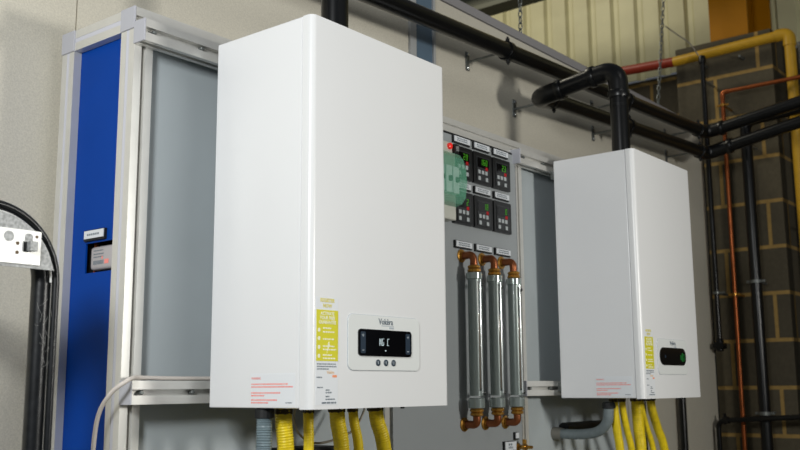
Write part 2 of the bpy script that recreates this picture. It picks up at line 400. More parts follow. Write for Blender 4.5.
def label_plate(fr, u0, v0, u1, v1, label, rnd, lines=1, group=None, border=.004):
    t = thing('label_plate', label, 'label', fr @ V((u0, v0, 0)), group)
    bm = bmesh.new(); prism(bm, rect(u0-border, v0-border, u1+border*.4, v1+border*.4), fr, 0, .006); obj('backing', bm, 'dark', t)
    bm = bmesh.new(); prism(bm, rect(u0, v0, u1, v1), fr, .006, .008); obj('face', bm, 'label_w', t)
    bm = bmesh.new(); h = (v1-v0)
    for k in range(lines):
        words(bm, fr, u0+h*.7, u1-h*.7, v0+h*(.36 if lines == 1 else (.56-.36*k)), h*.24, rnd, .008, .0083, .5, 1.5)
    if bm.verts: obj('print', bm, 'ink_grey', t)
    else: bm.free()
label_plate(LEFT(XL+.018, 0, 0), -.494, 1.737, -.428, 1.753, 'small white label plate above the meter window on the blue panel', random.Random(5))

# ------------------------------------------------------------------ boilers
def boiler(x, far, label):
    W, D, H, z0 = .424, .272, .74, 1.40; z1 = z0+H
    t = thing('boiler', label, 'boiler', (x+W/2, D/2, z0), 'wall hung boilers')
    bm = bmesh.new(); bx(bm, (x+.0006, .0265, z0), (x+W-.0006, D, z1), .0022, 2); obj('casing', bm, 'white_side', t)
    # front cover with round vertical edges
    r = .013; poly = []
    for k in range(9):
        a = PI/2*k/8; poly.append((x+r-r*math.cos(a), r-r*math.sin(a)))
    for k in range(9):
        a = PI/2*k/8; poly.append((x+W-r+r*math.sin(a), r-r*math.cos(a)))
    poly += [(x+W, .0245), (x, .0245)]
    bm = bmesh.new(); prism(bm, poly, Matrix.Identity(4), z0-.002, z1); fc = obj('front_cover', bm, 'white', t, True)
    bm = bmesh.new(); bx(bm, (x+.004, .0245, z0+.003), (x+W-.004, .0265, z1-.003)); obj('seam_gasket', bm, 'trim', t)
    for xa in (.006, .29):
        bm = bmesh.new(); bx(bm, (x+xa, .0205, z0-.006), (x+xa+.0065, .026, z0-.0015)); obj('clip', bm, 'dark', t)
    for za in (z1-.05, z0+.02):
        bm = bmesh.new(); bx(bm, (x+.03, D, za), (x+W-.03, .2998, za+.027)); obj('hanging_bracket', bm, 'zinc', t)
    bm = bmesh.new(); lathe(bm, (x+.21, .137, z1), (0, 0, 1), [(0, .05), (.004, .05), (.006, .035)], 24); obj('flue_collar', bm, 'dark', t, True)
    # control panel
    fr = FRONT(x, 0, z0)
    cp0 = (.1015, .069, .3185, .174)
    bm = bmesh.new(); prism(bm, rrect(*cp0, .013), fr, 0, .0022); cp = obj('control_panel', bm, 'fascia', t, True)
    bm = bmesh.new(); prism(bm, rrect(cp0[0]-.0009, cp0[1]-.0009, cp0[2]+.0009, cp0[3]+.0009, .0138), fr, 0, .0007); obj('panel_gap', bm, 'ink_pale', cp)
    bm = bmesh.new(); rnd = random.Random(11)
    text(bm, 'Vokèra', .0165, fr, .1895, .158, .0004, sx=.9, bold=.0003); 
    for v_ in bm.verts: v_.co.y -= .0022
    obj('wordmark', bm, 'ink_grey', cp)
    bm = bmesh.new(); prism(bm, rect(.198, .1545, .236, .1560), fr, .0022, .0026); prism(bm, rect(.222, .1495, .236, .1535), fr, .0022, .0026); obj('wordmark_bar', bm, 'ink_pale', cp)
    if not far:
        bm = bmesh.new(); prism(bm, rrect(.1285, .096, .2895, .147, .007), fr, .0022, .0046); dp = obj('display', bm, 'black_gloss', cp, True)
        for u0 in (.1335, .2705):
            bm = bmesh.new(); prism(bm, rrect(u0, .101, u0+.0145, .142, .003), fr, .0046, .0049); pd = obj('touch_pad', bm, 'pad', dp)
            bm = bmesh.new(); c = u0+.0072
            prism(bm, rect(c-.003, .1345, c+.003, .1355), fr, .0049, .0051); prism(bm, rect(c-.0005, .132, c+.0005, .138), fr, .0049, .0051); obj('plus_mark', bm, 'ink_pale', cp)
            bm = bmesh.new(); prism(bm, rect(c-.003, .106, c+.003, .1072), fr, .0049, .0051); obj('minus_mark', bm, 'ink_pale', cp)
        bm = bmesh.new(); seg7(bm, 'NG C', fr, .1885, .1165, .0055, .0135, .0009, .0024, .0046, .005)
        prism(bm, [(.205, .1075), (.2075, .105), (.210, .1075), (.2085, .108), (.2075, .1065), (.2065, .108)], fr, .0046, .005)
        obj('digits', bm, 'seg', cp)
        for u0 in (.187, .2105, .234):
            bm = bmesh.new(); lathe(bm, fr @ V((u0, .0835, .0022)), (0, -1, 0), [(0, .0063), (.0012, .0063), (.0016, .0055)], 18); bt = obj('button', bm, 'btn', cp, True)
            bm = bmesh.new(); prism(bm, rect(u0-.0007, .0805, u0+.0007, .0865), fr, .0038, .004); obj('button_mark', bm, 'ink_pale', cp)
    else:
        bm = bmesh.new(); prism(bm, rrect(.112, .0962, .303, .149, .0255, 10), fr, .0022, .0046); dp = obj('display', bm, 'black_gloss', cp, True)
        bm = bmesh.new(); prism(bm, rect(.262, .113, .267, .128), fr, .0046, .0049); prism(bm, rect(.273, .108, .278, .134), fr, .0046, .0049); prism(bm, rect(.285, .110, .289, .132), fr, .0046, .0049); obj('green_marks', bm, 'green_glow', cp)
        bm = bmesh.new(); prism(bm, rect(.145, .118, .152, .126), fr, .0046, .0049); obj('touch_mark', bm, 'pad', cp)
    # guarantee sticker on the front
    bm = bmesh.new(); prism(bm, rect(.0155, .006, .0745, .201), fr, 0, .0004); st = obj('front_sticker', bm, 'sticker', t)
    bm = bmesh.new(); prism(bm, rect(.0165, .0845, .0745, .1775), fr, .0004, .0007); yb = obj('yellow_field', bm, 'sticker_y', st)
    bm = bmesh.new()
    for s_, v_ in (('REGISTER', .192), ('NOW', .182)): text(bm, s_, .0098, fr @ Matrix.Translation((0, 0, .0004)), .0455, v_, .0003, 'CENTER', .92, .00025)
    obj('heading', bm, 'ink_yellow', st)
    bm = bmesh.new(); f2 = fr @ Matrix.Translation((0, 0, .0007)); rnd = random.Random(21)
    for s_, v_ in (('ACTIVATE', .168), ('YOUR FREE', .160), ('GUARANTEE', .152)): text(bm, s_, .0088, f2, .0455, v_, .0003, 'CENTER', .9, .0002)
    for v_ in (.143, .136, .123, .110, .104, .094, .088): words(bm, f2, .034, .034+rnd.uniform(.02, .036), v_, .0026, rnd)
    for v_ in (.137, .122, .106, .090): prism(bm, rrect(.0205, v_, .0265, v_+.007, .002, 3), f2, 0, .0003)
    if not far: prism(bm, [(.044, .098), (.047, .106), (.052, .112), (.050, .120), (.0475, .117), (.0465, .108)], f2, 0, .0004)
    obj('white_print', bm, 'ink_white', st)
    bm = bmesh.new(); f3 = fr @ Matrix.Translation((0, 0, .0004))
    for v_ in (.078, .0735, .069): words(bm, f3, .019, .070 if v_ > .07 else .052, v_, .0022, rnd)
    words(bm, f3, .018, .032, .054, .0022, rnd); words(bm, f3, .02, .036, .036, .0022, rnd)
    for v_, e in ((.031, .052), (.0265, .058), (.0195, .052), (.0145, .068)): words(bm, f3, .042, e, v_, .0024, rnd)
    words(bm, f3, .032, .070, .008, .003, rnd, wmin=2, wmax=4)
    obj('small_print', bm, 'ink_grey', st)
    bm = bmesh.new(); text(bm, 'Vokèra', .0085, f3, .0445, .0615, .0003, sx=.8); obj('sticker_wordmark', bm, 'ink_pale_orange', st)
    bm = bmesh.new(); prism(bm, rrect(.060, .055, .0715, .0595, .001, 2), f3, 0, .0003); obj('orange_mark', bm, 'ink_orange', st)
    # warning sticker on the side
    fs = LEFT(x+.0006, 0, z0)
    bm = bmesh.new(); prism(bm, rect(-.154, .006, -.036, .0635), fs, 0, .0003); ws = obj('side_sticker', bm, 'sticker', t)
    f4 = fs @ Matrix.Translation((0, 0, .0003)); bm = bmesh.new(); rnd = random.Random(31)
    text(bm, 'WARNING', .0062, f4, -.1515, .0525, .0003, sx=.85)
    for v_, e in ((.0425, -.055), (.0375, -.042), (.0265, -.074), (.0215, -.116), (.0135, -.08), (.0085, -.104)): words(bm, f4, -.1515, e, v_, .0026, rnd)
    obj('red_print', bm, 'ink_red', ws)
    bm = bmesh.new(); words(bm, f4, -.060, -.043, .009, .002, rnd); obj('small_print', bm, 'ink_grey', ws)
    return t
boiler(0, False, 'near white wall hung boiler with rectangular display reading NG C')
boiler(1.375, True, 'farther white wall hung boiler with pill shaped display and green marks')

# ------------------------------------------------------------------ flues and black waste pipes
PR = .0298
def collar(bm, p, d, r=PR+.004, l=.03): lathe(bm, V(p)-V(d)*l/2, d, [(0, r-.001), (.002, r), (l-.002, r), (l, r-.001)], 24)
PY = .455
ft = thing('flue_pipe', 'black pipe bending from top of farther boiler back to the wall', 'pipe', (1.585, .137, 2.14))
fz = 2.470; fw_ = 2.432
bm = bmesh.new(); tube(bm, [(1.585, .137, 2.140), (1.585, .137, fz-.055)], PR, 24); obj('riser', bm, 'pvc', ft, True)
bm = bmesh.new(); tube(bm, fillet([(1.585, .137, fz-.095), (1.585, .137, fz), (1.585, .235, fz-.008)], .05, 10), PR+.003, 24); collar(bm, (1.585, .137, fz-.088), (0, 0, 1), PR+.0065, .024); collar(bm, (1.585, .228, fz-.007), V((0, 1, -.11)).normalized(), PR+.0065, .022); obj('top_elbow', bm, 'pvc_m', ft, True)
bm = bmesh.new(); tube(bm, [(1.585, .22, fz-.005), (1.585, .40, fw_+.006)], PR, 24); obj('branch', bm, 'pvc', ft, True)
bm = bmesh.new(); tube(bm, fillet([(1.585, .34, fw_+.013), (1.585, PY, fw_), (1.70, PY, 2.4555)], .055, 10), PR+.003, 24); collar(bm, (1.585, .352, fw_+.012), V((0, 1, -.11)).normalized(), PR+.0065, .022); collar(bm, (1.692, PY, 2.4552), V((1, 0, .04)).normalized(), PR+.0065, .022); obj('wall_elbow', bm, 'pvc_m', ft, True)
bm = bmesh.new(); lathe(bm, (1.585, .137, fz-.132), (0, 0, 1), [(0, PR), (.0005, PR+.0008), (.0095, PR+.0008), (.01, PR)], 24); obj('joint_band', bm, 'pvc_m', ft, True)
nf = thing('flue_pipe', 'black upright pipe on top of the near boiler', 'pipe', (.21, .137, 2.14))
bm = bmesh.new(); tube(bm, [(.21, .137, 2.140), (.21, .137, 3.0)], PR, 24); obj('riser', bm, 'pvc', nf, True)
bm = bmesh.new(); collar(bm, (.21, .137, 2.6), (0, 0, 1), PR+.0065, .05); obj('coupling', bm, 'pvc_m', nf, True)

CX = 3.16
pr = .028
# upper pipe: along the wall, round the corner, off to the right
c1 = (CX, PY, 2.632); ZS = 2.455
u = thing('waste_pipe', 'upper black pipe running along the beige wall and turning at the corner', 'pipe', (1.5, PY, 2.55))
bm = bmesh.new(); tube(bm, [(-.6, PY, 2.475), (CX-.05, PY, 2.630)], pr, 24); obj('wall_run', bm, 'pvc', u, True)
bm = bmesh.new(); tube(bm, [(CX, PY-.05, 2.635), (CX, -.55, 2.785)], pr, 24); obj('side_run', bm, 'pvc', u, True)
bm = bmesh.new(); tube(bm, fillet([(CX-.09, PY, 2.628), c1, (CX, PY-.09, 2.641)], .05, 10), pr+.004, 24); collar(bm, (CX, PY-.085, 2.64), (0, -1, 0), pr+.0075, .02); obj('elbow', bm, 'pvc_m', u, True)
lw = thing('waste_pipe', 'lower black pipe running behind the farther boiler flue to the corner', 'pipe', (2.4, PY, 2.5))
bm = bmesh.new(); tube(bm, [(1.68, PY, ZS), (CX-.05, PY, 2.526)], pr, 24); obj('wall_run', bm, 'pvc', lw, True)
bm = bmesh.new(); tube(bm, [(CX, PY-.05, 2.535), (CX, -.55, 2.705)], pr, 24); obj('side_run', bm, 'pvc', lw, True)
bm = bmesh.new(); tube(bm, fillet([(CX-.09, PY, 2.522), (CX, PY, 2.526), (CX, PY-.12, 2.548)], .05, 10), pr+.004, 24); collar(bm, (CX, PY-.12, 2.548), (0, -1, 0), pr+.0075, .022); obj('elbow', bm, 'pvc_m', lw, True)
def z1(x): return 2.475+(x+.6)*(2.630-2.475)/(CX-.05+.6)
def z2(x): return ZS+(x-1.68)*(2.526-ZS)/(CX-.05-1.68)
def clamp(x, zc, label):
    t = thing('pipe_clamp', label, 'pipe clamp', (x, WY, zc), 'clamps on the black wall pipes')
    bm = bmesh.new(); bx(bm, (x-.011, WY-.004, zc-.034), (x+.011, WY, zc+.034), .002); obj('wall_plate', bm, 'zinc', t)
    for dz in (-.024, .024):
        bm = bmesh.new(); lathe(bm, (x, WY-.004, zc+dz), (0, -1, 0), [(0, .006), (.003, .006), (.005, .003)], 8); obj('screw', bm, 'silver', t)
    bm = bmesh.new(); tube(bm, [(x, WY-.003, zc-.004), (x, PY+pr+.002, zc)], .0045, 10); obj('stud', bm, 'zinc', t, True)
    bm = bmesh.new(); lathe(bm, (x-.012, PY, zc), (1, 0, 0), [(0, pr+.001), (.0005, pr+.0055), (.0235, pr+.0055), (.024, pr+.001)], 24); obj('ring', bm, 'pvc_m', t, True)
    for s in (-1, 1):
        bm = bmesh.new(); lathe(bm, (x, PY-.004, zc+s*(pr+.003)), (0, 0, s), [(0, .007), (.012, .007), (.013, .004), (.018, .004)], 6); obj('bolt', bm, 'pvc_m', t)
for x_, lb in ((1.41, 'clamp on the upper black pipe left of the flue elbow'), (2.33, 'clamp on the upper black pipe just right of the farther flue riser'), (3.08, 'clamp on the upper black pipe at the wall corner')):
    clamp(x_, z1(x_), lb)
for x_, lb in ((1.71, 'clamp on the lower black pipe beneath the flue elbow'), (2.33, 'clamp on the lower black pipe above the farther boiler left half'), (3.08, 'clamp on the lower black pipe at the wall corner')):
    clamp(x_, z2(x_), lb)

# ------------------------------------------------------------------ instruments on the middle panel
PF = RF-.008
def controller(u0, v0, digits, sub, label):
    fr = FRONT(u0, PF, v0); s = .093
    t = thing('temperature_controller', label, 'controller', (u0+s/2, PF, v0), 'digital controllers on the grey panel')
    bm = bmesh.new(); prism(bm, rrect(0, 0, s, s, .002, 2), fr, 0, .010); obj('bezel', bm, 'ctrl', t)
    bm = bmesh.new(); prism(bm, rect(.013, .008, s-.013, s-.012), fr, .010, .0112); obj('face', bm, 'ctrl_face', t)
    bm = bmesh.new(); prism(bm, rect(.017, .048, s-.017, s-.016), fr, .0112, .0118); obj('screen', bm, 'black_gloss', t)
    bm = bmesh.new(); n = len(digits); seg7(bm, digits, fr, .070-.0125*n, .056, .0085, .018, .0022, .004, .0118, .0122); obj('green_digits', bm, 'green_led', t)
    bm = bmesh.new(); seg7(bm, sub, fr, .062, .0435, .0065, .0095, .0022, .003, .0118, .0122); prism(bm, rect(.058, .0425, .070, .0525), fr, .0112, .0119); obj('red_digits', bm, 'red_led', t)
    for cx, cy in ((.024, .034), (.042, .034), (.060, .034), (.024, .015), (.062, .015)):
        bm = bmesh.new(); prism(bm, rrect(cx-.0055, cy-.005, cx+.0065, cy+.006, .001, 2), fr, .0112, .013); obj('key', bm, 'ctrl_btn', t)
XC = (.896, .996, 1.097)
for xc, dg, lb in zip(XC, ('20', '160', '23'), ('top row black controller partly hidden by the green lidded box', 'top row black controller showing 160, middle of three', 'top row black controller showing 23 at the right edge')):
    controller(xc, 2.018, dg, '0', lb)
for xc, dg, lb in zip(XC, ('2', '18', '0'), ('lower row black controller partly hidden by the green lidded box', 'lower row black controller showing 18, middle of three', 'lower row black controller showing 0 at the right edge')):
    controller(xc, 1.887, dg, '0', lb)
rn = random.Random(8)
where = (('left', 'middle', 'right'))
for row, (v0, txt) in enumerate(((2.123, 'white label plate above the {} controller of the top row'), (1.991, 'white label plate above the {} controller of the lower row'), (1.822, 'white label plate above the {} flow meter'))):
    for k, u0 in enumerate((.906, 1.006, 1.108)):
        label_plate(FRONT(0, PF, 0), u0, v0, u0+.077, v0+.016, txt.format(where[k]), rn, 2, 'label plates on the grey panel')
label_plate(FRONT(0, PF, 0), 1.130, 1.255, 1.188, 1.279, 'white label plate beside the brass tap at the panel bottom', rn, 2)
label_plate(FRONT(0, PF, 0), 1.188, 1.287, 1.204, 1.303, 'tiny square label plate above the brass tap', rn, 1)
tp = thing('brass_tap', 'small brass tap at the bottom right of the grey panel', 'tap', (1.207, PF, 1.262))
bm = bmesh.new(); lathe(bm, (1.207, PF, 1.262), (0, -1, 0), [(0, .011), (.004, .011), (.005, .006), (.02, .006), (.021, .009), (.03, .009), (.031, .005), (.05, .0045)], 14); obj('spout', bm, 'brass', tp, True)
bm = bmesh.new(); bx(bm, (1.203, PF-.030, 1.270), (1.211, PF-.018, 1.284), .002); obj('lever', bm, 'brass', tp)

# green lidded enclosure
ge = thing('switch_box', 'small box with translucent green lid beside the near boiler', 'switch box', (.79, PF, 1.88))
bm = bmesh.new(); bx(bm, (.70, .290, 1.885), (.868, PF, 2.102), .004, 2); obj('body', bm, 'cream', ge)
prof = [(.290, 1.922), (.270, 1.927), (.257, 1.942), (.251, 1.985), (.254, 2.02), (.263, 2.052), (.276, 2.067), (.290, 2.069)]
bm = bmesh.new(); prism(bm, prof, frame((0, 0, 0), (0, 1, 0), (0, 0, 1)), .705, .866); obj('lid', bm, 'greenlid', ge)
for x0 in (.73, .765, .80, .832):
    bm = bmesh.new(); bx(bm, (x0, .272, 1.955), (x0+.028, .2905, 2.03), .003); bk = obj('breaker', bm, 'label_w', ge)
    bm = bmesh.new(); bx(bm, (x0+.009, .264, 1.985), (x0+.019, .273, 2.0), .002); obj('breaker_lever', bm, 'ctrl', bk)
bm = bmesh.new(); lathe(bm, (.838, .290, 2.089), (0, -1, 0), [(0, .009), (.006, .009), (.009, .005)], 14); obj('pilot_lamp', bm, 'red_lamp', ge, True)
bm = bmesh.new(); bx(bm, (.852, .280, 2.072), (.872, .290, 2.098), .002); obj('switch', bm, 'ctrl', ge)
bm = bmesh.new(); bx(bm, (.856, .277, 2.077), (.868, .2805, 2.092), .001); obj('rocker', bm, 'galv', ge)

# flow meters
def flow_meter(x, label):
    t = thing('flow_meter', label, 'flow meter', (x, PF, 1.33), 'flow meters on the grey panel')
    gy = .284; R = .0212
    bm = bmesh.new(); lathe(bm, (x, gy, 1.405), (0, 0, 1), [(0, R), (.003, R+.0005), (.329, R+.0005), (.332, R)], 28); obj('clear_tube', bm, 'acryl', t, True)
    bm = bmesh.new(); lathe(bm, (x, gy, 1.412), (0, 0, 1), [(0, .0182), (.32, .0182)], 28); obj('backing', bm, 'meter_in', t, True)
    sec = [(x+.0187*math.cos(a), gy+.0187*math.sin(a)) for a in [math.radians(-118+k*6.4) for k in range(11)]]
    bm = bmesh.new(); prism(bm, sec+[(x+.004, gy)], Matrix.Identity(4), 1.425, 1.722); obj('dark_channel', bm, 'meter_dark', t)
    ca = math.radians(-84); bm = bmesh.new(); lathe(bm, (x+.0165*math.cos(ca), gy+.0165*math.sin(ca), 1.418), (0, 0, 1), [(0, .0040), (.31, .0040)], 14); obj('inner_tube', bm, 'meter_tube', t, True)
    ca = math.radians(-108); bm = bmesh.new(); lathe(bm, (x+.0182*math.cos(ca), gy+.0182*math.sin(ca), 1.43), (0, 0, 1), [(0, .001), (.004, .0021), (.2, .0021), (.204, .001)], 8); obj('float', bm, 'float', t, True)
    for a, b in ((1.378, 1.406), (1.728, 1.748)):
        bm = bmesh.new(); lathe(bm, (x, gy, a), (0, 0, 1), [(0, R-.002), (.002, R+.001), (b-a-.002, R+.001), (b-a, R-.002)], 28); obj('collar', bm, 'collar', t, True)
    for zc in (1.420, 1.716):
        bm = bmesh.new(); lathe(bm, (x+.021, gy-.006, zc), (1, -.4, 0), [(0, .005), (.007, .0055), (.009, .003)], 12); obj('screw', bm, 'ctrl', t, True)
    for s, za, zf in ((1, 1.748, 1.798), (-1, 1.378, 1.335)):
        bm = bmesh.new(); lathe(bm, (x, gy, za), (0, 0, s), [(0, .016), (.003, .0185), (.008, .0185), (.010, .015), (.013, .0175), (.018, .0175), (.021, .012)], 6 if False else 12); obj('nut', bm, 'brass', t)
        bm = bmesh.new(); tube(bm, fillet([(x, gy, za+s*.018), (x, gy, zf), (x, PF-.002, zf)], .032, 8), .0108, 16); obj('elbow', bm, 'copper_n', t, True)
        bm = bmesh.new(); lathe(bm, (x, PF, zf), (0, -1, 0), [(0, .019), (.003, .019), (.005, .013), (.010, .0135)], 18); obj('flange', bm, 'brass', t, True)
for x_, lb in ((.938, 'leftmost clear tube flow meter with copper elbows'), (1.040, 'middle clear tube flow meter with copper elbows'), (1.142, 'rightmost clear tube flow meter with copper elbows')):
    flow_meter(x_, lb)

# ------------------------------------------------------------------ hoses under the boilers
def hose(name, label, pts, r, m, rib=.004, amp=.05, cat='hose', conn=None):
    t = thing(name, label, cat, pts[0])
    P = spline(pts, .0016 if rib else .01)
    # keep the ribs fine only where the hose is near the boiler
    vis = [p for p in P if p.z > 1.08]; low = [p for p in P if p.z <= 1.08][::8]
    P = vis+low
    bm = bmesh.new(); tube(bm, P, r, 16, (lambda s: r*(1+amp*math.sin(2*PI*s/rib))) if rib else None); obj('sleeve', bm, m, t, True)
    bm = bmesh.new(); lathe(bm, V(pts[0])+V((0, 0, .0)), (0, 0, -1), [(0, r*.9), (.003, r*1.15), (.012, r*1.15), (.014, r*.9)] if not conn else [(0, r*1.05), (.002, r*1.25), (.018, r*1.25), (.02, r*.9)], 6 if not conn else 18); obj('fitting', bm, 'nut_shade' if not conn else 'dark', t)
    return t
ZB = 1.3995
hose('ribbed_hose', 'blue grey ribbed hose under the near boiler left corner', [(.024, .14, ZB), (.024, .14, 1.36), (.022, .14, 1.30), (.02, .15, 1.1), (.02, .16, .02)], .0145, 'ghose_b', .0048, .06, conn=1)
Y_ = .14
for x0, x1, r, lb in ((.073, .081, .0162, 'thick yellow hose nearest the left under the near boiler'), (.142, .143, .0102, 'straight thin yellow hose second from left under the near boiler'), (.224, .240, .0158, 'thick yellow hose below the near boiler yellow sticker'), (.273, .292, .0102, 'thin bending yellow hose fourth under the near boiler'), (.345, .374, .0158, 'rightmost thick yellow hose under the near boiler')):
    d = x1-x0
    hose('yellow_hose', lb, [(x0, Y_, ZB), (x0+d*.25, Y_, 1.365), (x1, Y_, 1.308), (x1+d*1.0, Y_+.01, 1.15), (x1+d*1.2, Y_+.02, .5), (x1+d*1.2, Y_+.02, .02)], r, 'yhose', .0052, .035)
bm = bmesh.new(); tube(bm, spline([(.17, .20, ZB), (.17, .21, 1.38), (.195, .22, 1.345), (.25, .23, 1.322), (.32, .235, 1.325), (.39, .24, 1.345), (.43, .245, 1.385), (.435, .25, 1.398)], .008), .0026, 8)
tag(obj('wire_loop', bm, 'wire', None, True), 'thin metal wire loop hanging under the near boiler', 'wire')
bm = bmesh.new(); bx(bm, (.20, .27, 1.20), (.375, .352, 1.309), .008, 3); tag(obj('junction_box', bm, 'dark', None, True), 'black box top just showing under the near boiler', 'box')
fx = 1.375
g2 = hose('ribbed_hose', 'grey hose curving left to the panel under the farther boiler', [(fx+.05, .14, ZB-.012), (fx+.052, .142, 1.36), (fx+.062, .155, 1.325), (fx+.075, .195, 1.298), (fx+.085, .26, 1.289), (fx+.09, .352, 1.289)], .0155, 'ghose', .0055, .02, conn=1)
bm = bmesh.new(); lathe(bm, (fx+.09, .353, 1.289), (0, -1, 0), [(0, .021), (.004, .021), (.03, .018)], 18); obj('wall_fitting', bm, 'conduit', g2, True)
bm = bmesh.new(); tube(bm, [(fx+.12, .335, 1.305), (fx+.40, .335, 1.305)], .0175, 18); tag(obj('pipe_sleeve', bm, 'pvc', None, True), 'short black pipe on the panel behind the grey hose', 'pipe')
for x0, x1, r, lb in ((.085, .113, .0128, 'thick yellow hose nearest the left under the farther boiler'), (.140, .192, .0104, 'yellow hose second from left under the farther boiler'), (.242, .256, .0175, 'thickest yellow hose in the middle under the farther boiler'), (.272, .345, .0095, 'thin slanting yellow hose under the farther boiler'), (.345, .43, .0135, 'rightmost yellow hose under the farther boiler')):
    d = x1-x0
    hose('yellow_hose', lb, [(fx+x0, Y_, ZB), (fx+x0+d*.08, Y_, 1.36), (fx+x0+d*.5, Y_, 1.30), (fx+x1, Y_, 1.235), (fx+x1+d*.55, Y_+.01, 1.10), (fx+x1+d*.5, Y_+.02, .5), (fx+x1+d*.5, Y_+.02, .02)], r, 'yhose', .0052, .03)
bm = bmesh.new(); tube(bm, fillet([(3.03, .585, 0), (3.03, .585, 1.75), (3.03, .621, 1.75)], .03, 6), .0165, 16); tag(obj('drain_pipe', bm, 'pvc', None, True), 'black upright pipe on the beige wall below the farther boiler', 'pipe')
bm = bmesh.new(); tube(bm, fillet([(2.63, .59, 0), (2.63, .59, 1.75), (2.63, .621, 1.75)], .025, 6), .011, 12); tag(obj('drain_pipe', bm, 'pvc', None, True), 'thin black upright pipe behind the yellow hoses of the farther boiler', 'pipe')
# white cable lying on the lower rail
bm = bmesh.new(); tube(bm, spline([(.06, .318, 1.4565), (-.06, .316, 1.4565), (-.13, .315, 1.4575), (-.165, .292, 1.4565), (-.188, .285, 1.448), (-.2, .305, 1.43), (-.203, .335, 1.395), (-.203, .348, 1.34), (-.202, .350, 1.25), (-.202, .35, .7), (-.202, .35, .01)], .006), .0042, 10)
tag(obj('white_cable', bm, 'cable', None, True), 'white cable curving off the lower rail past the blue panel', 'cable')

# ------------------------------------------------------------------ hose hanger at the left
HX, HY, HZ = -.494, .22, 1.610
hh = thing('hose_hanger', 'galvanised hose hanger with a drilled front plate at the left edge', 'bracket', (HX, WY, HZ))
fr = FRONT(-.0117, HY-.020, -.0025)
bm = bmesh.new(); prism(bm, rrect(-.585, 1.640, -.4065, 1.6905, .0015, 2), fr, 0, .003); prism(bm, rect(-.585, 1.636, -.4065, 1.640), fr, -.014, .003); fp = obj('front_plate', bm, 'galv_w', hh)
arc = [(HX+.103*math.cos(a), HZ+.103*math.sin(a)) for a in [PI*k/32 for k in range(33)]]
arc = [(HX+.103, HZ+.018)]+[p for p in arc if p[1] > HZ+.022]+[(HX-.103, HZ+.018)]
bm = bmesh.new(); prism(bm, arc, FRONT(0, HY-.018, 0), 0, .002); obj('arch_plate', bm, 'galv', hh)
bm = bmesh.new(); tube(bm, [(HX+.108*math.cos(a), HY-.004, HZ+.108*math.sin(a)) for a in [PI*k/32 for k in range(33)]], .0018, 8); obj('arch_rim', bm, 'galv_w', hh, True)
for u0, v0, r in ((-.4145, 1.6815, .0026), (-.447, 1.668, .003), (-.447, 1.6535, .003)):
    bm = bmesh.new(); lathe(bm, fr @ V((u0, v0, .003)), (0, -1, 0), [(0, r), (.0008, r)], 14); obj('hole', bm, 'float', fp)
bm = bmesh.new(); prism(bm, rrect(-.435, 1.660, -.4215, 1.6855, .005, 5), fr, .003, .0036); obj('slot', bm, 'galv', fp)
bm = bmesh.new(); prism(bm, rect(-.437, 1.6555, -.4295, 1.672), fr, .0036, .0044); obj('slot_gap', bm, 'dark', fp)
bm = bmesh.new(); prism(bm, rect(-.4315, 1.657, -.419, 1.672), fr, .003, .016); obj('hook_tab', bm, 'galv', fp)
bm = bmesh.new(); lathe(bm, fr @ V((-.462, 1.678, .003)), (0, -1, 0), [(0, .0085), (.0006, .0085)], 18); ws_ = obj('washer', bm, 'galv', fp)
bm = bmesh.new(); bx(bm, (HX-.02, HY-.018, HZ+.03), (HX+.02, WY, HZ+.05), .002); obj('arm', bm, 'galv', hh)
def loop(R, r, y, label, zc=HZ):
    pts = [(HX+R, y, .02), (HX+R, y, .8), (HX+R, y, zc)]+[(HX+R*math.cos(a), y, zc+R*math.sin(a)) for a in [PI*k/28 for k in range(1, 28)]]+[(HX-R, y, zc), (HX-R, y, .8), (HX-R, y, .02)]
    bm = bmesh.new(); tube(bm, pts, r, 18); return tag(obj('black_hose', bm, 'rubber', None, True), label, 'hose')
loop(.1195, .0062, HY, 'thin outer black hose looped over the hanger at left')
loop(.1040, .0160, HY+.018, 'thick inner black hose behind the hanger plate at left')

# cobweb strands clinging to the thick hose
bm = bmesh.new(); rc = random.Random(4)
for zc_, n_ in ((1.575, 5), (1.535, 9), (1.50, 4)):
    for k in range(n_):
        a0 = V((HX+.09+rc.uniform(0, .03), HY-.0015, zc_+rc.uniform(-.02, .02))); b0 = a0+V((rc.uniform(-.016, .016), -.001, rc.uniform(-.02, .02)))
        tube(bm, [a0, (a0+b0)/2+V((0, 0, -.002)), b0], .00022, 4)
cw = tag(obj('cobweb', bm, 'web'), 'white cobweb strands clinging to the thick black hose at left', 'cobweb'); cw['kind'] = 'stuff'

# ------------------------------------------------------------------ pipes on the block wall
def ring_clip(t, p, r, name='clip', m='brass'):
    bm = bmesh.new(); lathe(bm, V(p)-V((0, 0, .007)), (0, 0, 1), [(0, r+.0005), (.0005, r+.004), (.0135, r+.004), (.014, r+.0005)], 16)
    bx(bm, (p[0]-.004, p[1]-r-.02, p[2]-.005), (p[0]+.004, p[1]+r+.02, p[2]+.005), .001); obj(name, bm, m, t)
CPX = 3.52
cp = thing('copper_pipe', 'copper pipe coming from the right and dropping down the block wall', 'pipe', (CPX, .485, 0))
bm = bmesh.new(); tube(bm, fillet([(CPX, -.6, 2.925), (CPX, .485, 2.925), (CPX, .49, .0)], .018, 8), .0105, 14); obj('tube', bm, 'copper', cp, True)
bm = bmesh.new(); tube(bm, fillet([(CPX, .45, 2.925), (CPX, .485, 2.925), (CPX, .485, 2.89)], .018, 8), .0128, 14); obj('elbow_fitting', bm, 'copper', cp, True)
ring_clip(cp, (CPX, .486, 2.856), .0105); ring_clip(cp, (CPX, .488, 1.88), .0105)
for z_ in (2.851, 1.875):
    bm = bmesh.new(); bx(bm, (CPX+.01, .483, z_), (3.65, .491, z_+.009)); obj('standoff', bm, 'brass', cp)
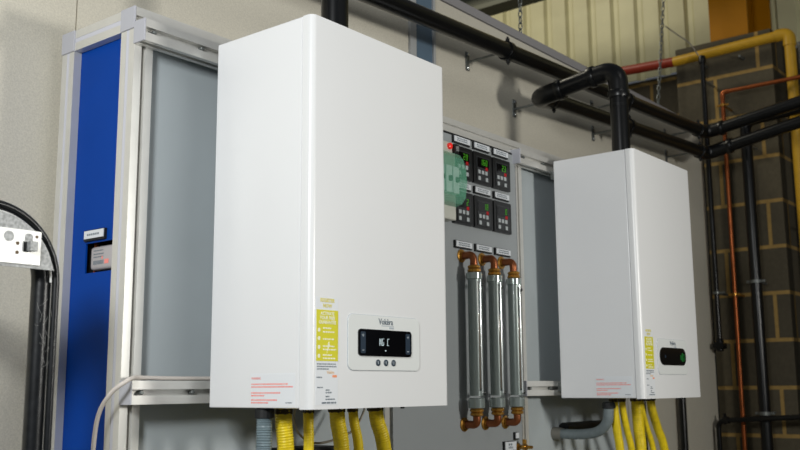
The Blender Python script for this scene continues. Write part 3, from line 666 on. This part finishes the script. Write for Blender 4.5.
bd = thing('drop_pipe', 'thick black pipe dropping down the block wall with clips', 'pipe', (3.5, .365, 0))
bm = bmesh.new(); tube(bm, fillet([(3.5, .372, 0), (3.5, .372, 2.745), (3.5, .05, 2.765)], .05, 8), .0275, 20); obj('tube', bm, 'pvc', bd, True)
for z_ in (2.63, 1.935, 1.30):
    bm = bmesh.new(); lathe(bm, (3.5, .372, z_-.009), (0, 0, 1), [(0, .028), (.0005, .0305), (.0155, .0305), (.016, .028)], 20); bx(bm, (3.493, .372-.046, z_-.006), (3.507, .372+.046, z_+.006), .002); bx(bm, (3.53, .368, z_-.004), (3.65, .376, z_+.004)); cl = obj('pipe_clip', bm, 'zinc', bd)
tbx = thing('drop_pipe', 'thin black pipe with capped top crossing the block wall corner', 'pipe', (3.5, .57, 1.62))
bm = bmesh.new(); tube(bm, [(3.5, .572, 1.64), (3.5, .572, 3.12)], .0125, 14); obj('tube', bm, 'pvc', tbx, True)
bm = bmesh.new(); lathe(bm, (3.5, .572, 3.095), (0, 0, 1), [(0, .019), (.025, .02), (.04, .016), (.045, .008)], 16); obj('cap', bm, 'pvc_m', tbx, True)
bm = bmesh.new(); lathe(bm, (3.5, .572, 1.60), (0, 0, 1), [(0, .014), (.004, .018), (.02, .019), (.036, .022), (.06, .018), (.065, .013)], 16); bx(bm, (3.47, .545, 1.612), (3.53, .60, 1.642), .006); obj('valve', bm, 'pvc_m', tbx, True)
bm = bmesh.new(); lathe(bm, (3.5, .572, 1.885), (0, 0, 1), [(0, .013), (.001, .018), (.012, .018), (.013, .013)], 14); bx(bm, (3.51, .568, 1.886), (3.65, .576, 1.896)); bx(bm, (3.51, .568, 3.00), (3.65, .576, 3.01)); bx(bm, (3.495, .53, 1.887), (3.505, .57, 1.896)); obj('clip', bm, 'zinc', tbx)
lp = thing('drain_pipe', 'black pipe bending to run low along the block wall', 'pipe', (3.5, .66, 0))
bm = bmesh.new(); tube(bm, fillet([(3.45, .585, 0), (3.45, .585, 1.264), (3.45, -.6, 1.330)], .035, 8), .0125, 14); obj('tube', bm, 'pvc', lp, True)
bm = bmesh.new(); bx(bm, (3.444, .545, 1.245), (3.456, .557, 1.30), .002); lathe(bm, (3.45, .56, 1.2655), (0, -1, 0.05), [(0, .013), (.001, .017), (.03, .017), (.031, .013)], 14); lathe(bm, (3.45, .20, 1.286), (0, -1, 0.05), [(0, .013), (.001, .017), (.05, .017), (.051, .013)], 14); obj('coupling', bm, 'pvc_m', lp, True)
bm = bmesh.new(); bx(bm, (3.45, .23, 1.28), (3.65, .30, 1.29)); bx(bm, (3.45, .547, 1.262), (3.65, .555, 1.27)); obj('bracket', bm, 'zinc', lp)
# gas pipe, half red and half yellow
gp = thing('gas_pipe', 'pipe painted red then yellow above the block pier with elbow at right', 'pipe', (3.6, .2, 3.1))
GX = 3.58; 
bm = bmesh.new(); tube(bm, [(GX, 2.4, 3.235), (GX, .757, 3.166)], .0265, 18); obj('red_length', bm, 'gas_r', gp, True)
bm = bmesh.new(); tube(bm, fillet([(GX, .757, 3.166), (GX, .150, 3.182), (GX, .150, 0)], .045, 10), .0265, 18); obj('yellow_length', bm, 'gas_y', gp, True)
bm = bmesh.new(); tube(bm, fillet([(GX, .215, 3.1805), (GX, .150, 3.182), (GX, .150, 3.115)], .045, 10), .031, 18); obj('elbow', bm, 'gas_y', gp, True)
bm = bmesh.new(); bx(bm, (GX, .40, 3.115), (3.65, .41, 3.125)); bx(bm, (GX, .60, 3.115), (3.65, .61, 3.125)); bx(bm, (GX, .146, 2.2), (RX, .154, 2.21)); obj('bracket', bm, 'zinc', gp)
for k, (x_, y_, lb) in enumerate(((3.80, .215, 'grey conduit nearest the block pier at the right edge'), (3.80, .165, 'grey conduit next to the yellow upright pipe'))):
    bm = bmesh.new(); tube(bm, [(x_, y_, 0), (x_, y_, 3.2)], .0125, 12); tag(obj('conduit', bm, 'conduit', None, True), lb, 'conduit')

# ------------------------------------------------------------------ hanging chains behind the partition
def chain(name, label, top, bot):
    top, bot = V(top), V(bot); L = (top-bot).length; d = (bot-top).normalized(); n = int(L/.026)
    bm = bmesh.new()
    a = V((1, 0, 0)); b = V((0, 1, 0))
    for i in range(n):
        c = top+d*(i+.5)*L/n; s = a if i % 2 else b
        ring = [c+d*(.017*math.cos(t))+s*(.008*math.sin(t)) for t in [2*PI*k/10 for k in range(11)]]
        tube(bm, ring, .0026, 6, cap=False)
    return tag(obj(name, bm, 'zinc', None, True), label, 'chain')
chain('chain', 'long metal chain hanging in front of the red gas pipe', (3.46, .72, 3.72), (3.222, .72, 2.72))
chain('chain', 'short metal chain hanging below the ceiling beam left of the cladding', (2.0, .75, 3.6), (1.985, .75, 2.72))
bm = bmesh.new(); tube(bm, spline([(3.392, .718, 3.305), (3.418, .66, 3.247), (3.458, .62, 3.208), (3.5, .59, 3.142)], .02), .0035, 6)
tag(obj('thin_wire', bm, 'wire', None, True), 'thin wire drooping from the chain to the capped black pipe', 'wire')
